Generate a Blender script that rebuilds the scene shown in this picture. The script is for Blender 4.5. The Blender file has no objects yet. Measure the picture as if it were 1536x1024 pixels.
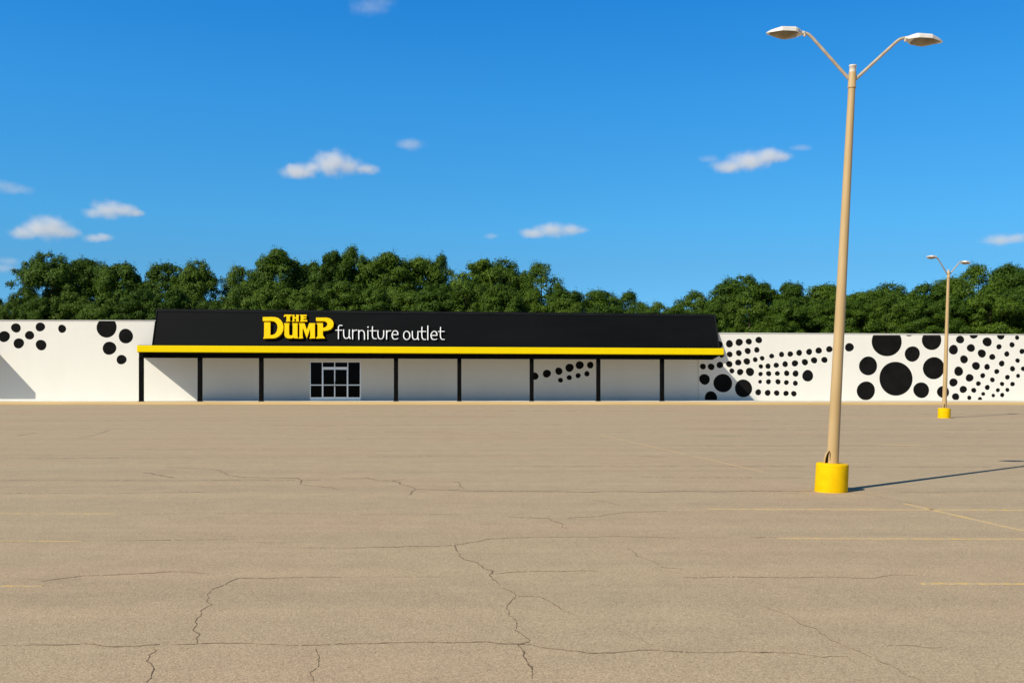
import bpy, bmesh, math, random
from mathutils import Vector, Matrix

random.seed(7)
S = bpy.context.scene
COL = S.collection
F = 1525.0          # focal length in photo pixels (photo 1536 wide)
HOR = 567.0         # horizon row
CX = 768.0
H = 2.0             # eye height, metres
R = math.radians

# ------------------------------------------------------------------ helpers
def link(o, parent=None):
    COL.objects.link(o)
    if parent is not None:
        o.parent = parent
    return o

def tag(o, label=None, cat=None, group=None, kind=None):
    if label: o['label'] = label
    if cat: o['category'] = cat
    if group: o['group'] = group
    if kind: o['kind'] = kind
    return o

def empty(name, loc=(0, 0, 0), rot=(0, 0, 0)):
    o = bpy.data.objects.new(name, None)
    o.location = loc
    o.rotation_euler = rot
    o.empty_display_size = 0.3
    return link(o)

def obj(name, bm, mats, parent=None, smooth=False):
    me = bpy.data.meshes.new(name)
    bm.normal_update()
    bm.to_mesh(me)
    bm.free()
    for m in (mats if isinstance(mats, (list, tuple)) else [mats]):
        me.materials.append(m)
    if smooth:
        for p in me.polygons:
            p.use_smooth = True
    o = bpy.data.objects.new(name, me)
    return link(o, parent)

def box(bm, x0, x1, y0, y1, z0, z1, mi=0, bevel=0.0):
    vs = [bm.verts.new(p) for p in [(x0, y0, z0), (x1, y0, z0), (x1, y1, z0), (x0, y1, z0),
                                    (x0, y0, z1), (x1, y0, z1), (x1, y1, z1), (x0, y1, z1)]]
    return hexa(bm, vs, mi, bevel)

def hexa(bm, vs, mi=0, bevel=0.0):
    vs = [v if isinstance(v, bmesh.types.BMVert) else bm.verts.new(v) for v in vs]
    fs = []
    for idx in [(0, 3, 2, 1), (4, 5, 6, 7), (0, 1, 5, 4), (1, 2, 6, 5), (2, 3, 7, 6), (3, 0, 4, 7)]:
        f = bm.faces.new([vs[i] for i in idx]); f.material_index = mi; fs.append(f)
    if bevel > 0:
        es = set(e for f in fs for e in f.edges)
        bmesh.ops.bevel(bm, geom=list(es), offset=bevel, segments=2, affect='EDGES', profile=0.5)
    return vs

def tube(bm, pts, radii, n=12, cap=True, mi=0):
    pts = [Vector(p) for p in pts]
    rings = []
    prev = None
    for i, p in enumerate(pts):
        if i == 0: d = pts[1] - pts[0]
        elif i == len(pts) - 1: d = pts[-1] - pts[-2]
        else: d = (pts[i + 1] - pts[i]).normalized() + (pts[i] - pts[i - 1]).normalized()
        d.normalize()
        a = Vector((0, 1, 0)) if abs(d.y) < 0.9 else Vector((1, 0, 0))
        if prev is not None: a = prev
        u = (a - d * a.dot(d)).normalized(); w = d.cross(u); prev = u
        r = radii[i] if isinstance(radii, (list, tuple)) else radii
        rings.append([bm.verts.new(p + (u * math.cos(2 * math.pi * k / n) + w * math.sin(2 * math.pi * k / n)) * r) for k in range(n)])
    for a, b in zip(rings, rings[1:]):
        for k in range(n):
            f = bm.faces.new((a[k], a[(k + 1) % n], b[(k + 1) % n], b[k])); f.smooth = True; f.material_index = mi
    if cap:
        f = bm.faces.new([bm.verts.new(v.co) for v in rings[0][::-1]]); f.material_index = mi
        f = bm.faces.new([bm.verts.new(v.co) for v in rings[-1]]); f.material_index = mi
    return rings

def lathe(bm, prof, n=40, mi=0):
    rings = []
    for r, z in prof:
        rings.append([bm.verts.new((r * math.cos(2 * math.pi * k / n), r * math.sin(2 * math.pi * k / n), z)) for k in range(n)])
    for a, b in zip(rings, rings[1:]):
        for k in range(n):
            f = bm.faces.new((a[k], a[(k + 1) % n], b[(k + 1) % n], b[k])); f.material_index = mi; f.smooth = True
    bm.faces.new([bm.verts.new(v.co) for v in rings[0][::-1]]).material_index = mi
    bm.faces.new([bm.verts.new(v.co) for v in rings[-1]]).material_index = mi

def ground(px, py, z=0.0):
    D = (H - z) * F / (py - HOR)
    return Vector(((px - CX) / F * D, D, z))

# ------------------------------------------------------------------ materials
def new_mat(name):
    m = bpy.data.materials.new(name); m.use_nodes = True
    nt = m.node_tree
    return m, nt, nt.nodes['Principled BSDF']

def N(nt, t, **kw):
    n = nt.nodes.new(t)
    for k, v in kw.items(): setattr(n, k, v)
    return n

def noise_mat(name, c0, c1, scale=3.0, rough=0.6, bump=0.0, bscale=None, spec=0.3, metallic=0.0, detail=6, stretch=(1, 1, 1), lo=0.3, hi=0.7):
    m, nt, p = new_mat(name)
    tc = N(nt, 'ShaderNodeTexCoord'); mp = N(nt, 'ShaderNodeMapping')
    mp.inputs['Scale'].default_value = stretch
    nt.links.new(tc.outputs['Object'], mp.inputs['Vector'])
    nz = N(nt, 'ShaderNodeTexNoise'); nz.inputs['Scale'].default_value = scale; nz.inputs['Detail'].default_value = detail
    nt.links.new(mp.outputs[0], nz.inputs['Vector'])
    cr = N(nt, 'ShaderNodeValToRGB')
    cr.color_ramp.elements[0].position = lo; cr.color_ramp.elements[0].color = (*c0, 1)
    cr.color_ramp.elements[1].position = hi; cr.color_ramp.elements[1].color = (*c1, 1)
    nt.links.new(nz.outputs['Fac'], cr.inputs[0]); nt.links.new(cr.outputs[0], p.inputs['Base Color'])
    p.inputs['Roughness'].default_value = rough; p.inputs['Specular IOR Level'].default_value = spec; p.inputs['Metallic'].default_value = metallic
    if bump:
        n2 = N(nt, 'ShaderNodeTexNoise'); n2.inputs['Scale'].default_value = bscale or scale * 8; n2.inputs['Detail'].default_value = 4
        nt.links.new(tc.outputs['Object'], n2.inputs['Vector'])
        b = N(nt, 'ShaderNodeBump'); b.inputs['Strength'].default_value = bump; b.inputs['Distance'].default_value = 0.01
        nt.links.new(n2.outputs['Fac'], b.inputs['Height']); nt.links.new(b.outputs[0], p.inputs['Normal'])
    return m

def asphalt_mat():
    m, nt, p = new_mat('weathered_asphalt')
    L = nt.links.new
    tc = N(nt, 'ShaderNodeTexCoord')
    def noise(scale, detail=2, vec=None, rough=0.5):
        n = N(nt, 'ShaderNodeTexNoise'); n.inputs['Scale'].default_value = scale; n.inputs['Detail'].default_value = detail; n.inputs['Roughness'].default_value = rough
        L(vec or tc.outputs['Object'], n.inputs['Vector']); return n.outputs['Fac']
    def ramp(fac, stops):
        r = N(nt, 'ShaderNodeValToRGB'); e = r.color_ramp.elements
        e[0].position, e[0].color = stops[0][0], (*stops[0][1], 1)
        e[1].position, e[1].color = stops[-1][0], (*stops[-1][1], 1)
        for s in stops[1:-1]:
            x = e.new(s[0]); x.color = (*s[1], 1)
        L(fac, r.inputs[0]); return r.outputs[0]
    def mul(a, b, f=1.0, mode='MULTIPLY'):
        x = N(nt, 'ShaderNodeMix'); x.data_type = 'RGBA'; x.blend_type = mode; x.inputs[0].default_value = f
        L(a, x.inputs[6]); L(b, x.inputs[7]); return x.outputs[2]
    # aggregate speckle
    sp = N(nt, 'ShaderNodeTexVoronoi'); sp.inputs['Scale'].default_value = 85
    L(tc.outputs['Object'], sp.inputs['Vector'])
    sep = N(nt, 'ShaderNodeSeparateColor'); L(sp.outputs['Color'], sep.inputs[0])
    speck = ramp(sep.outputs[0], [(0.0, (0.70, 0.68, 0.65)), (0.35, (0.95, 0.95, 0.95)), (0.85, (1.06, 1.06, 1.05)), (1.0, (1.28, 1.27, 1.24))])
    base = ramp(noise(0.16, 4), [(0.3, BASE_A), (0.7, BASE_B)])
    med = ramp(noise(1.7, 5, rough=0.65), [(0.28, (0.93, 0.93, 0.93)), (0.72, (1.06, 1.055, 1.045))])
    mp = N(nt, 'ShaderNodeMapping'); mp.inputs['Scale'].default_value = (0.025, 0.9, 1); L(tc.outputs['Object'], mp.inputs['Vector'])
    band = ramp(noise(1.0, 5, mp.outputs[0], 0.7), [(0.3, (0.89, 0.90, 0.91)), (0.62, (1.04, 1.03, 1.02))])
    grain = ramp(noise(62, 3), [(0.3, (0.84, 0.83, 0.82)), (0.7, (1.14, 1.14, 1.14))])
    stain = ramp(noise(0.55, 6, rough=0.7), [(0.60, (1, 1, 1)), (0.80, (0.92, 0.92, 0.92))])
    c = mul(base, med); c = mul(c, band); c = mul(c, grain); c = mul(c, speck); c = mul(c, stain)
    L(c, p.inputs['Base Color'])
    p.inputs['Roughness'].default_value = 0.92; p.inputs['Specular IOR Level'].default_value = 0.15
    b = N(nt, 'ShaderNodeBump'); b.inputs['Strength'].default_value = 0.45; b.inputs['Distance'].default_value = 0.012
    L(noise(80, 3), b.inputs['Height']); L(b.outputs[0], p.inputs['Normal'])
    return m
BASE_A = (0.482, 0.362, 0.242)
BASE_B = (0.474, 0.384, 0.250)

M = {}
M['asphalt'] = asphalt_mat()
M['crack'] = noise_mat('dark_crack', (0.12, 0.082, 0.053), (0.25, 0.18, 0.12), 9, 0.95)
M['joint'] = noise_mat('faint_joint', (0.17, 0.13, 0.085), (0.36, 0.28, 0.19), 1.5, 0.95)
M['wall'] = noise_mat('white_painted_wall', (0.765, 0.758, 0.705), (0.79, 0.783, 0.73), 0.9, 0.75, 0.12, 6, detail=9, stretch=(1, 1, 0.22), lo=0.25, hi=0.55)
M['dot'] = noise_mat('black_wall_paint', (0.006, 0.006, 0.006), (0.010, 0.010, 0.010), 1.5, 0.8, spec=0.05)
M['black_metal'] = noise_mat('black_roof_metal', (0.0032, 0.0042, 0.0048), (0.0052, 0.0064, 0.0072), 0.6, 0.6, 0.05, 3, spec=0.05, stretch=(0.3, 1, 1))
M['flashing'] = noise_mat('dark_flashing', (0.007, 0.009, 0.010), (0.011, 0.013, 0.015), 2, 0.55, spec=0.06)
M['black_paint'] = noise_mat('black_post_paint', (0.003, 0.003, 0.003), (0.006, 0.006, 0.006), 3, 0.6, spec=0.03)
M['yellow'] = noise_mat('yellow_fascia', (0.84, 0.63, 0.002), (0.88, 0.67, 0.003), 1.2, 0.5, spec=0.06)
M['logo_yellow'] = noise_mat('yellow_letter', (0.88, 0.57, 0.002), (0.92, 0.61, 0.003), 3, 0.5, spec=0.06)
M['letter_white'] = noise_mat('white_letter', (0.84, 0.84, 0.83), (0.88, 0.88, 0.87), 3, 0.4)
M['base_yellow'] = noise_mat('yellow_concrete_paint', (0.78, 0.47, 0.002), (0.85, 0.54, 0.003), 5, 0.7, 0.35, 35, spec=0.06, lo=0.35, hi=0.62)
M['pole'] = noise_mat('tan_pole_paint', (0.46, 0.315, 0.145), (0.56, 0.40, 0.20), 3.5, 0.5, 0.08, 25, stretch=(1, 1, 0.25))
M['arm'] = noise_mat('weathered_arm', (0.42, 0.34, 0.23), (0.56, 0.48, 0.36), 7, 0.38, spec=0.5)
M['lamp'] = noise_mat('lamp_housing', (0.66, 0.63, 0.57), (0.78, 0.76, 0.72), 8, 0.42, 0.05, 30, spec=0.5)
M['cap'] = noise_mat('pale_cap', (0.62, 0.56, 0.48), (0.74, 0.70, 0.64), 12, 0.5)
M['hole'] = noise_mat('opening_shade', (0.012, 0.009, 0.006), (0.03, 0.02, 0.012), 9, 0.9)  # shade inside openings, put into the colour
M['concrete'] = noise_mat('pale_sidewalk', (0.62, 0.57, 0.47), (0.74, 0.70, 0.60), 0.8, 0.85, 0.2, 20)
M['kerb'] = noise_mat('tan_kerb', (0.56, 0.385, 0.155), (0.64, 0.455, 0.20), 1.2, 0.8, 0.2, 15, stretch=(0.2, 1, 1))
M['frame'] = noise_mat('aluminium_frame', (0.92, 0.92, 0.89), (0.96, 0.96, 0.94), 6, 0.32, spec=0.5, metallic=1.0)
M['coping'] = noise_mat('pale_coping', (0.70, 0.70, 0.68), (0.78, 0.78, 0.76), 2, 0.5)
M['grass'] = noise_mat('rough_grass', (0.04, 0.07, 0.015), (0.08, 0.11, 0.03), 0.4, 0.95)
M['bark'] = noise_mat('bark', (0.06, 0.045, 0.03), (0.13, 0.10, 0.07), 5, 0.9, 0.6, 12, stretch=(1, 1, 0.2))

def glass_mat():
    m, nt, p = new_mat('dark_glass')
    p.inputs['Base Color'].default_value = (0.004, 0.004, 0.004, 1)
    p.inputs['Roughness'].default_value = 0.06; p.inputs['Specular IOR Level'].default_value = 0.04
    return m
M['glass'] = glass_mat()

def lens_mat():
    m, nt, p = new_mat('brown_lamp_lens')
    tc = N(nt, 'ShaderNodeTexCoord')
    nz = N(nt, 'ShaderNodeTexNoise'); nz.inputs['Scale'].default_value = 5
    nt.links.new(tc.outputs['Object'], nz.inputs['Vector'])
    cr = N(nt, 'ShaderNodeValToRGB')
    cr.color_ramp.elements[0].position = 0.3; cr.color_ramp.elements[0].color = (0.16, 0.11, 0.05, 1)
    cr.color_ramp.elements[1].position = 0.7; cr.color_ramp.elements[1].color = (0.30, 0.25, 0.15, 1)
    nt.links.new(nz.outputs['Fac'], cr.inputs[0]); nt.links.new(cr.outputs[0], p.inputs['Base Color'])
    p.inputs['Roughness'].default_value = 0.22
    return m
M['lens'] = lens_mat()

def worn_paint():
    m, nt, p = new_mat('worn_yellow_paint')
    L = nt.links.new
    tc = N(nt, 'ShaderNodeTexCoord')
    n1 = N(nt, 'ShaderNodeTexNoise'); n1.inputs['Scale'].default_value = 9; n1.inputs['Detail'].default_value = 6; n1.inputs['Roughness'].default_value = 0.75
    L(tc.outputs['Object'], n1.inputs['Vector'])
    r = N(nt, 'ShaderNodeValToRGB'); r.color_ramp.elements[0].position = 0.42; r.color_ramp.elements[1].position = 0.68
    L(n1.outputs['Fac'], r.inputs[0])
    x = N(nt, 'ShaderNodeMix'); x.data_type = 'RGBA'
    L(r.outputs[0], x.inputs[0]); x.inputs[6].default_value = (0.48, 0.385, 0.25, 1); x.inputs[7].default_value = (0.78, 0.50, 0.10, 1)
    L(x.outputs[2], p.inputs['Base Color']); p.inputs['Roughness'].default_value = 0.9
    return m
M['stripe'] = worn_paint()

def leaf_mat(name, c0, c1, c2):
    m, nt, p = new_mat(name)
    L = nt.links.new
    out = nt.nodes['Material Output']
    oi = N(nt, 'ShaderNodeObjectInfo'); tc = N(nt, 'ShaderNodeTexCoord')
    geo = N(nt, 'ShaderNodeNewGeometry')
    n1 = N(nt, 'ShaderNodeTexNoise'); n1.inputs['Scale'].default_value = 0.55; n1.inputs['Detail'].default_value = 2
    L(tc.outputs['Object'], n1.inputs['Vector'])
    a = N(nt, 'ShaderNodeMath', operation='MULTIPLY'); L(oi.outputs['Random'], a.inputs[0]); a.inputs[1].default_value = 0.32
    b = N(nt, 'ShaderNodeMath', operation='MULTIPLY_ADD'); L(geo.outputs['Random Per Island'], b.inputs[0]); b.inputs[1].default_value = 0.38; L(a.outputs[0], b.inputs[2])
    c = N(nt, 'ShaderNodeMath', operation='MULTIPLY_ADD'); L(n1.outputs['Fac'], c.inputs[0]); c.inputs[1].default_value = 0.5; L(b.outputs[0], c.inputs[2])
    cr = N(nt, 'ShaderNodeValToRGB'); e = cr.color_ramp.elements
    e[0].position, e[0].color = 0.25, (*c0, 1)
    e[1].position, e[1].color = 0.95, (*c2, 1)
    x = e.new(0.6); x.color = (*c1, 1)
    L(c.outputs[0], cr.inputs[0]); L(cr.outputs[0], p.inputs['Base Color'])
    p.inputs['Roughness'].default_value = 0.6; p.inputs['Specular IOR Level'].default_value = 0.18
    tr = N(nt, 'ShaderNodeBsdfTranslucent'); L(cr.outputs[0], tr.inputs['Color'])
    mx = N(nt, 'ShaderNodeMixShader'); mx.inputs[0].default_value = 0.10
    L(p.outputs[0], mx.inputs[1]); L(tr.outputs[0], mx.inputs[2]); L(mx.outputs[0], out.inputs['Surface'])
    return m
M['leaf'] = leaf_mat('leaf_green', (0.022, 0.055, 0.003), (0.052, 0.104, 0.006), (0.104, 0.170, 0.013))
M['leaf_light'] = leaf_mat('leaf_light_green', (0.034, 0.074, 0.005), (0.074, 0.132, 0.010), (0.124, 0.190, 0.018))

# ------------------------------------------------------------------ camera
cam = bpy.data.cameras.new('camera'); cam_o = link(bpy.data.objects.new('camera', cam))
cam.sensor_width = 36; cam.lens = 36 * F / 1536.0
cam.shift_y = (HOR - 512.0) / 1536.0
cam.clip_start = 0.1; cam.clip_end = 20000
cam_o.location = (0, 0, H); cam_o.rotation_euler = (R(90), 0, 0)
S.camera = cam_o

# ------------------------------------------------------------------ light
EL = R(39.5)
hx, hy = 0.74, 0.672
SUN = Vector((hx * math.cos(EL), hy * math.cos(EL), -math.sin(EL)))   # travel direction
sun = bpy.data.lights.new('sun', 'SUN'); sun.energy = 5.0; sun.angle = R(0.5); sun.color = (1.0, 0.915, 0.765)
sun_o = link(bpy.data.objects.new('sun', sun)); sun_o.rotation_euler = SUN.to_track_quat('-Z', 'Y').to_euler(); sun_o.location = (-60, -60, 80)

w = bpy.data.worlds.new('World'); S.world = w; w.use_nodes = True
nt = w.node_tree; L = nt.links.new
bg = nt.nodes['Background']
sky = N(nt, 'ShaderNodeTexSky', sky_type='NISHITA'); sky.sun_disc = False
sky.sun_elevation = EL; sky.sun_rotation = math.atan2(-SUN.x, -SUN.y)
sky.air_density = 1.0; sky.dust_density = 0.0; sky.ozone_density = 3.0; sky.altitude = 0
tc = N(nt, 'ShaderNodeTexCoord'); sx = N(nt, 'ShaderNodeSeparateXYZ'); L(tc.outputs['Generated'], sx.inputs[0])
mr = N(nt, 'ShaderNodeMapRange'); mr.inputs['From Min'].default_value = 0.0; mr.inputs['From Max'].default_value = 1.0
mr.inputs['To Min'].default_value = 0.16; mr.inputs['To Max'].default_value = 1.5; mr.clamp = True
L(sx.outputs[2], mr.inputs[0])
cb = N(nt, 'ShaderNodeCombineXYZ'); L(sx.outputs[0], cb.inputs[0]); L(sx.outputs[1], cb.inputs[1]); L(mr.outputs[0], cb.inputs[2])
nv = N(nt, 'ShaderNodeVectorMath', operation='NORMALIZE'); L(cb.outputs[0], nv.inputs[0]); L(nv.outputs[0], sky.inputs['Vector'])
tint = N(nt, 'ShaderNodeValToRGB'); e = tint.color_ramp.elements      # clear-air tint by elevation
K = 2.6
TS = [(0.03, (.80, 1.50, 1.60)), (0.108, (.72, 1.55, 1.67)), (0.147, (.63, 1.73, 1.95)), (0.263, (.40, 1.75, 2.35)), (0.345, (.24, 1.60, 2.44)), (0.50, (.18, .70, 1.0)), (1.0, (.16, .34, .46))]
e[0].position, e[0].color = TS[0][0], (*[c / K for c in TS[0][1]], 1)
e[1].position, e[1].color = TS[-1][0], (*[c / K for c in TS[-1][1]], 1)
for ps_, cc in TS[1:-1]:
    x = e.new(ps_); x.color = (*[c / K for c in cc], 1)
L(sx.outputs[2], tint.inputs[0])
sside = N(nt, 'ShaderNodeMapRange'); sside.interpolation_type = 'SMOOTHSTEP'
sside.inputs['From Min'].default_value = 0.1; sside.inputs['From Max'].default_value = -0.6
L(sx.outputs[1], sside.inputs[0])
tm = N(nt, 'ShaderNodeMix'); tm.data_type = 'RGBA'; L(sside.outputs[0], tm.inputs[0]); L(tint.outputs[0], tm.inputs[6])
tm.inputs[7].default_value = (.66 / K, .90 / K, .95 / K, 1)
mt = N(nt, 'ShaderNodeVectorMath', operation='MULTIPLY'); L(sky.outputs[0], mt.inputs[0]); L(tm.outputs[2], mt.inputs[1])
sc_ = N(nt, 'ShaderNodeVectorMath', operation='SCALE'); L(mt.outputs[0], sc_.inputs[0]); sc_.inputs['Scale'].default_value = K
L(sc_.outputs[0], bg.inputs['Color']); bg.inputs['Strength'].default_value = 0.1

S.view_settings.view_transform = 'Standard'; S.view_settings.look = 'None'
S.view_settings.exposure = 0; S.view_settings.gamma = 1
S.render.engine = 'CYCLES'
S.cycles.volume_bounces = 8; S.cycles.max_bounces = 12; S.cycles.transparent_max_bounces = 24
S.cycles.volume_step_rate = 0.5
S.cycles.sample_clamp_indirect = 8

# ------------------------------------------------------------------ ground
bm = bmesh.new()
gl = [-4000, -1200, -400, -160, -100, -70, -50, -35, -24, -16, -10, -5, 0, 5, 10, 16, 24, 35, 50, 70, 100, 160, 400, 1200, 4000]
gv = [[bm.verts.new((x, y, 0)) for x in gl] for y in gl]
for j in range(len(gl) - 1):
    for i in range(len(gl) - 1):
        bm.faces.new((gv[j][i], gv[j][i + 1], gv[j + 1][i + 1], gv[j + 1][i]))
g = obj('parking_lot', bm, M['asphalt']); tag(g, kind='structure')
bm = bmesh.new()
vs = [bm.verts.new(p) for p in [(-400, 118, 0.004), (400, 118, 0.004), (400, 420, 0.004), (-400, 420, 0.004)]]; bm.faces.new(vs)
tag(obj('grass_ground', bm, M['grass']), kind='structure')

def strip_quad(bm, a, b, mi):
    """one length of a thin strip with its edges turned down to the ground"""
    f = bm.faces.new((a[0], a[1], b[1], b[0])); f.material_index = mi
    lo = [bm.verts.new((v.co.x, v.co.y, 0.0)) for v in (a[0], a[1], b[0], b[1])]
    bm.faces.new((a[1], lo[1], lo[3], b[1])).material_index = mi
    bm.faces.new((b[0], lo[2], lo[0], a[0])).material_index = mi
def fractal(a, b, amp, depth):
    if depth == 0 or (b - a).length < 0.05: return [a]
    m = a.lerp(b, random.uniform(.4, .6)); d = b - a
    nrm = Vector((-d.y, d.x, 0)).normalized(); m = m + nrm * random.gauss(0, amp) * d.length
    return fractal(a, m, amp, depth - 1) + fractal(m, b, amp, depth - 1)
def ribbon(bm, pts, width, mi=0, z=0.004, amp=0.06, depth=5, wobble=0.75, gaps=0.03):
    """crooked sliver lying on the ground along pts (world)"""
    P = []
    for a, b in zip(pts, pts[1:]): P += fractal(a, b, amp, depth)
    P.append(pts[-1].copy())
    prev = None; env = 1.0
    for i, p in enumerate(P):
        d = (P[min(i + 1, len(P) - 1)] - P[max(i - 1, 0)]); d.z = 0; d.normalize()
        n = Vector((-d.y, d.x, 0))
        env = min(1.35, max(.35, env + random.gauss(0, .16)))
        k = min(1, min(i, len(P) - 1 - i) / 6.0 + 0.12) * env * (.40 + .60 * abs(d.x))
        ww = width * k * random.uniform(1 - wobble, 1 + wobble) / 2
        cur = (bm.verts.new((p.x + n.x * ww, p.y + n.y * ww, z)), bm.verts.new((p.x - n.x * ww, p.y - n.y * ww, z)))
        if prev and random.random() >= gaps:
            strip_quad(bm, prev, cur, mi)
        prev = cur

def c3(*p): return [ground(x / 2.416, 600 + y / 2.416) for x, y in p]
def c4(*p): return [ground(512 + x / 2.416, 600 + y / 2.416) for x, y in p]
def c5(*p): return [ground(1024 + x / 2.416, 600 + y / 2.416) for x, y in p]

bm = bmesh.new()
strong = [
 (c3((90,888),(215,887),(310,882),(400,893),(490,892),(560,886),(720,882),(850,880),(1010,885),(1110,887),(1237,881))
  + c4((0,884),(130,882),(280,877),(430,877),(600,883),(690,885),(820,908),(920,917),(1080,905),(1237,912)) + c5((10,914),(200,910),(330,912),(420,918),(600,928)), 0.020),
 (c3((555,893),(550,960),(530,1024)), 0.020),
 (c3((712,880),(700,835),(712,795),(770,740),(820,665),(860,645),(940,645),(1237,641)), 0.018),
 (c3((150,657),(230,645),(370,635),(500,628),(620,620),(700,622),(760,632)), 0.020),
 (c3((1140,895),(1155,960),(1140,1020)), 0.012),
 (c4((0,537),(200,532),(330,530),(410,525),(415,545),(480,585),(550,618),(545,640),(610,690),(630,715),(600,745),(605,775),(635,805),(630,835),(680,875),(640,885),(660,930),(690,965),(690,1010)), 0.026),
 (c4((410,525),(470,515),(540,502),(700,495),(850,495),(1237,498)), 0.024),
 (c4((560,630),(640,622),(760,620),(930,620)), 0.014),
 (c4((640,710),(720,712),(790,750),(830,770)), 0.014),
 (c4((0,283),(100,282),(130,290),(180,292),(215,305),(270,322),(380,325),(470,330),(700,330),(1237,330)) + c5((0,329),(470,329)), 0.055),
 (c4((180,292),(200,290),(235,286)), 0.05), (c4((270,322),(255,335),(245,345)), 0.03),
 (c4((405,297),(425,297),(445,320)), 0.035),
 (c3((600,242),(760,248),(800,255),(850,275),(900,280),(1080,283),(1090,292),(1150,312),(1230,325)), 0.050),
 (c3((520,262),(580,272),(640,282)), 0.065),
 (c5((0,642),(150,640),(330,642),(700,645),(770,632),(850,635)), 0.014),
 (c5((285,745),(380,775),(450,820),(540,870),(640,910),(720,950),(820,1000),(880,1020)), 0.012),
 (c5((740,892),(820,888),(940,895)), 0.010),
 (c4((1040,535),(1100,575),(1160,605),(1237,612)), 0.012),
 (c4((580,421),(750,428),(820,465)), 0.024), (c4((820,428),(930,420),(1030,405),(1180,402)), 0.024),
 (c4((1075,203),(1180,206)), 0.14),
 (c4((910,362),(960,368),(1005,382)), 0.02),
 (c5((245,497),(300,496),(350,498)), 0.04), (c5((430,329),(560,330)), 0.04),
]
for pts, wd in strong:
    ribbon(bm, pts, wd * 0.60, 0, 0.003)
faint = [
 (c3((450,178),(1237,175)), .06), (c3((0,211),(700,208)), .07), (c3((0,290),(600,291),(1237,288)), .05), (c3((0,338),(400,337),(900,330)), .045),
 (c3((0,411),(1237,410)), .03), (c3((0,512),(600,507),(850,504)), .026), (c3((850,513),(1050,517)), .016), (c3((1060,535),(1237,535)), .018),
 (c3((400,108),(330,130),(280,137)), .10), (c3((60,130),(130,118)), .09), (c3((485,153),(505,153)), .09),
 (c3((0,76),(1237,74)), .12), (c3((900,92),(1237,92)), .12),
 (c4((0,90),(1237,88)), .12), (c4((0,142),(60,142)), .10), (c4((100,205),(500,203)), .07), (c4((540,240),(1237,240)), .05), (c4((1050,278),(1237,278)), .045),
 (c4((830,160),(885,160)), .10), (c4((540,120),(600,135)), .10), (c4((0,414),(440,414)), .022), (c4((0,40),(1237,39)), .2), (c4((0,60),(1237,62)), .15), (c4((0,114),(1237,116)), .10),
 (c5((0,240),(1237,243)), .05), (c5((0,280),(480,280)), .045), (c5((600,330),(900,334),(1237,326)), .03),
 (c5((0,55),(1237,50)), .15), (c5((0,75),(900,76)), .13), (c5((0,105),(1237,108)), .10), (c5((0,130),(1237,133)), .09), (c5((0,165),(1237,168)), .06),
 (c5((0,497),(180,497)), .02), (c3((0,640),(150,650)), .010), (c3((0,888),(90,888)), .012), (c4((0,640),(380,640)), .010),
 (c5((580,330),(700,348),(860,380)), .025),
]
for pts, wd in faint:
    ribbon(bm, pts, wd * 1.0, 1, 0.002, amp=0.004, depth=6, gaps=0.12)
tag(obj('pavement_cracks', bm, [M['crack'], M['joint']]), kind='structure')

bm = bmesh.new()
def stripe(a, b, width=0.10, z=0.0045, n=40):
    d = (b - a); d.z = 0; u = d.normalized(); nrm = Vector((-u.y, u.x, 0)) * width / 2
    prev = None
    for i in range(n + 1):
        p = a.lerp(b, i / n); k = random.uniform(0.75, 1.05) * (0.5 if i in (0, n) else 1)
        cur = (bm.verts.new((p.x + nrm.x * k, p.y + nrm.y * k, z)), bm.verts.new((p.x - nrm.x * k, p.y - nrm.y * k, z)))
        if prev: strip_quad(bm, prev, cur, 0)
        prev = cur
def p5(x, y): return ground(1024 + x / 2.416, 600 + y / 2.416)
def p3(x, y): return ground(x / 2.416, 600 + y / 2.416)
stripe(p5(90, 394), p5(1500, 399), 0.085)
stripe(p5(340, 500), p5(1500, 504), 0.075)
stripe(p5(860, 664), p5(1450, 666), 0.075)
stripe(p3(-300, 411), p3(420, 411), 0.042)
stripe(p3(-250, 511), p3(300, 511), 0.038)
stripe(p3(-200, 673), p3(155, 673), 0.036)
a_, b_ = ground(900, 652), ground(1560, 801)
stripe(a_, a_.lerp(b_, 0.40), 0.032); stripe(a_.lerp(b_, 0.42), a_.lerp(b_, 0.62), 0.024); stripe(a_.lerp(b_, 0.86), b_, 0.06)
stripe(p5(700, 160), p5(900, 165), 0.10)
tag(obj('parking_stripes', bm, M['stripe']), kind='structure')

# kerb and sidewalk (kerb front slightly nearer on the right)
def kerb_y(x): return 77.7 - 0.012 * (x + 39)
X0, X1 = -75, 75
bm = bmesh.new()
prof = [(0.0, 0.0), (0.02, 0.12), (0.06, 0.15), (1.60, 0.151), (1.60, 0.0)]
n = 60; prev = None
for i in range(n + 1):
    x = X0 + (X1 - X0) * i / n
    cur = [bm.verts.new((x, kerb_y(x) + a, z + 0.0)) for a, z in prof]
    if prev:
        for k in range(len(prof) - 1):
            bm.faces.new((prev[k], cur[k], cur[k + 1], prev[k + 1]))
    prev = cur
tag(obj('kerb', bm, M['kerb']), kind='structure')
bm = bmesh.new()
vs = [bm.verts.new(p) for p in [(X0, kerb_y(X0) + 1.602, 0.147), (X1, kerb_y(X1) + 1.602, 0.147), (X1, 92, 0.147), (X0, 92, 0.147)]]; bm.faces.new(vs)
tag(obj('sidewalk', bm, M['concrete']), kind='structure')

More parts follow.
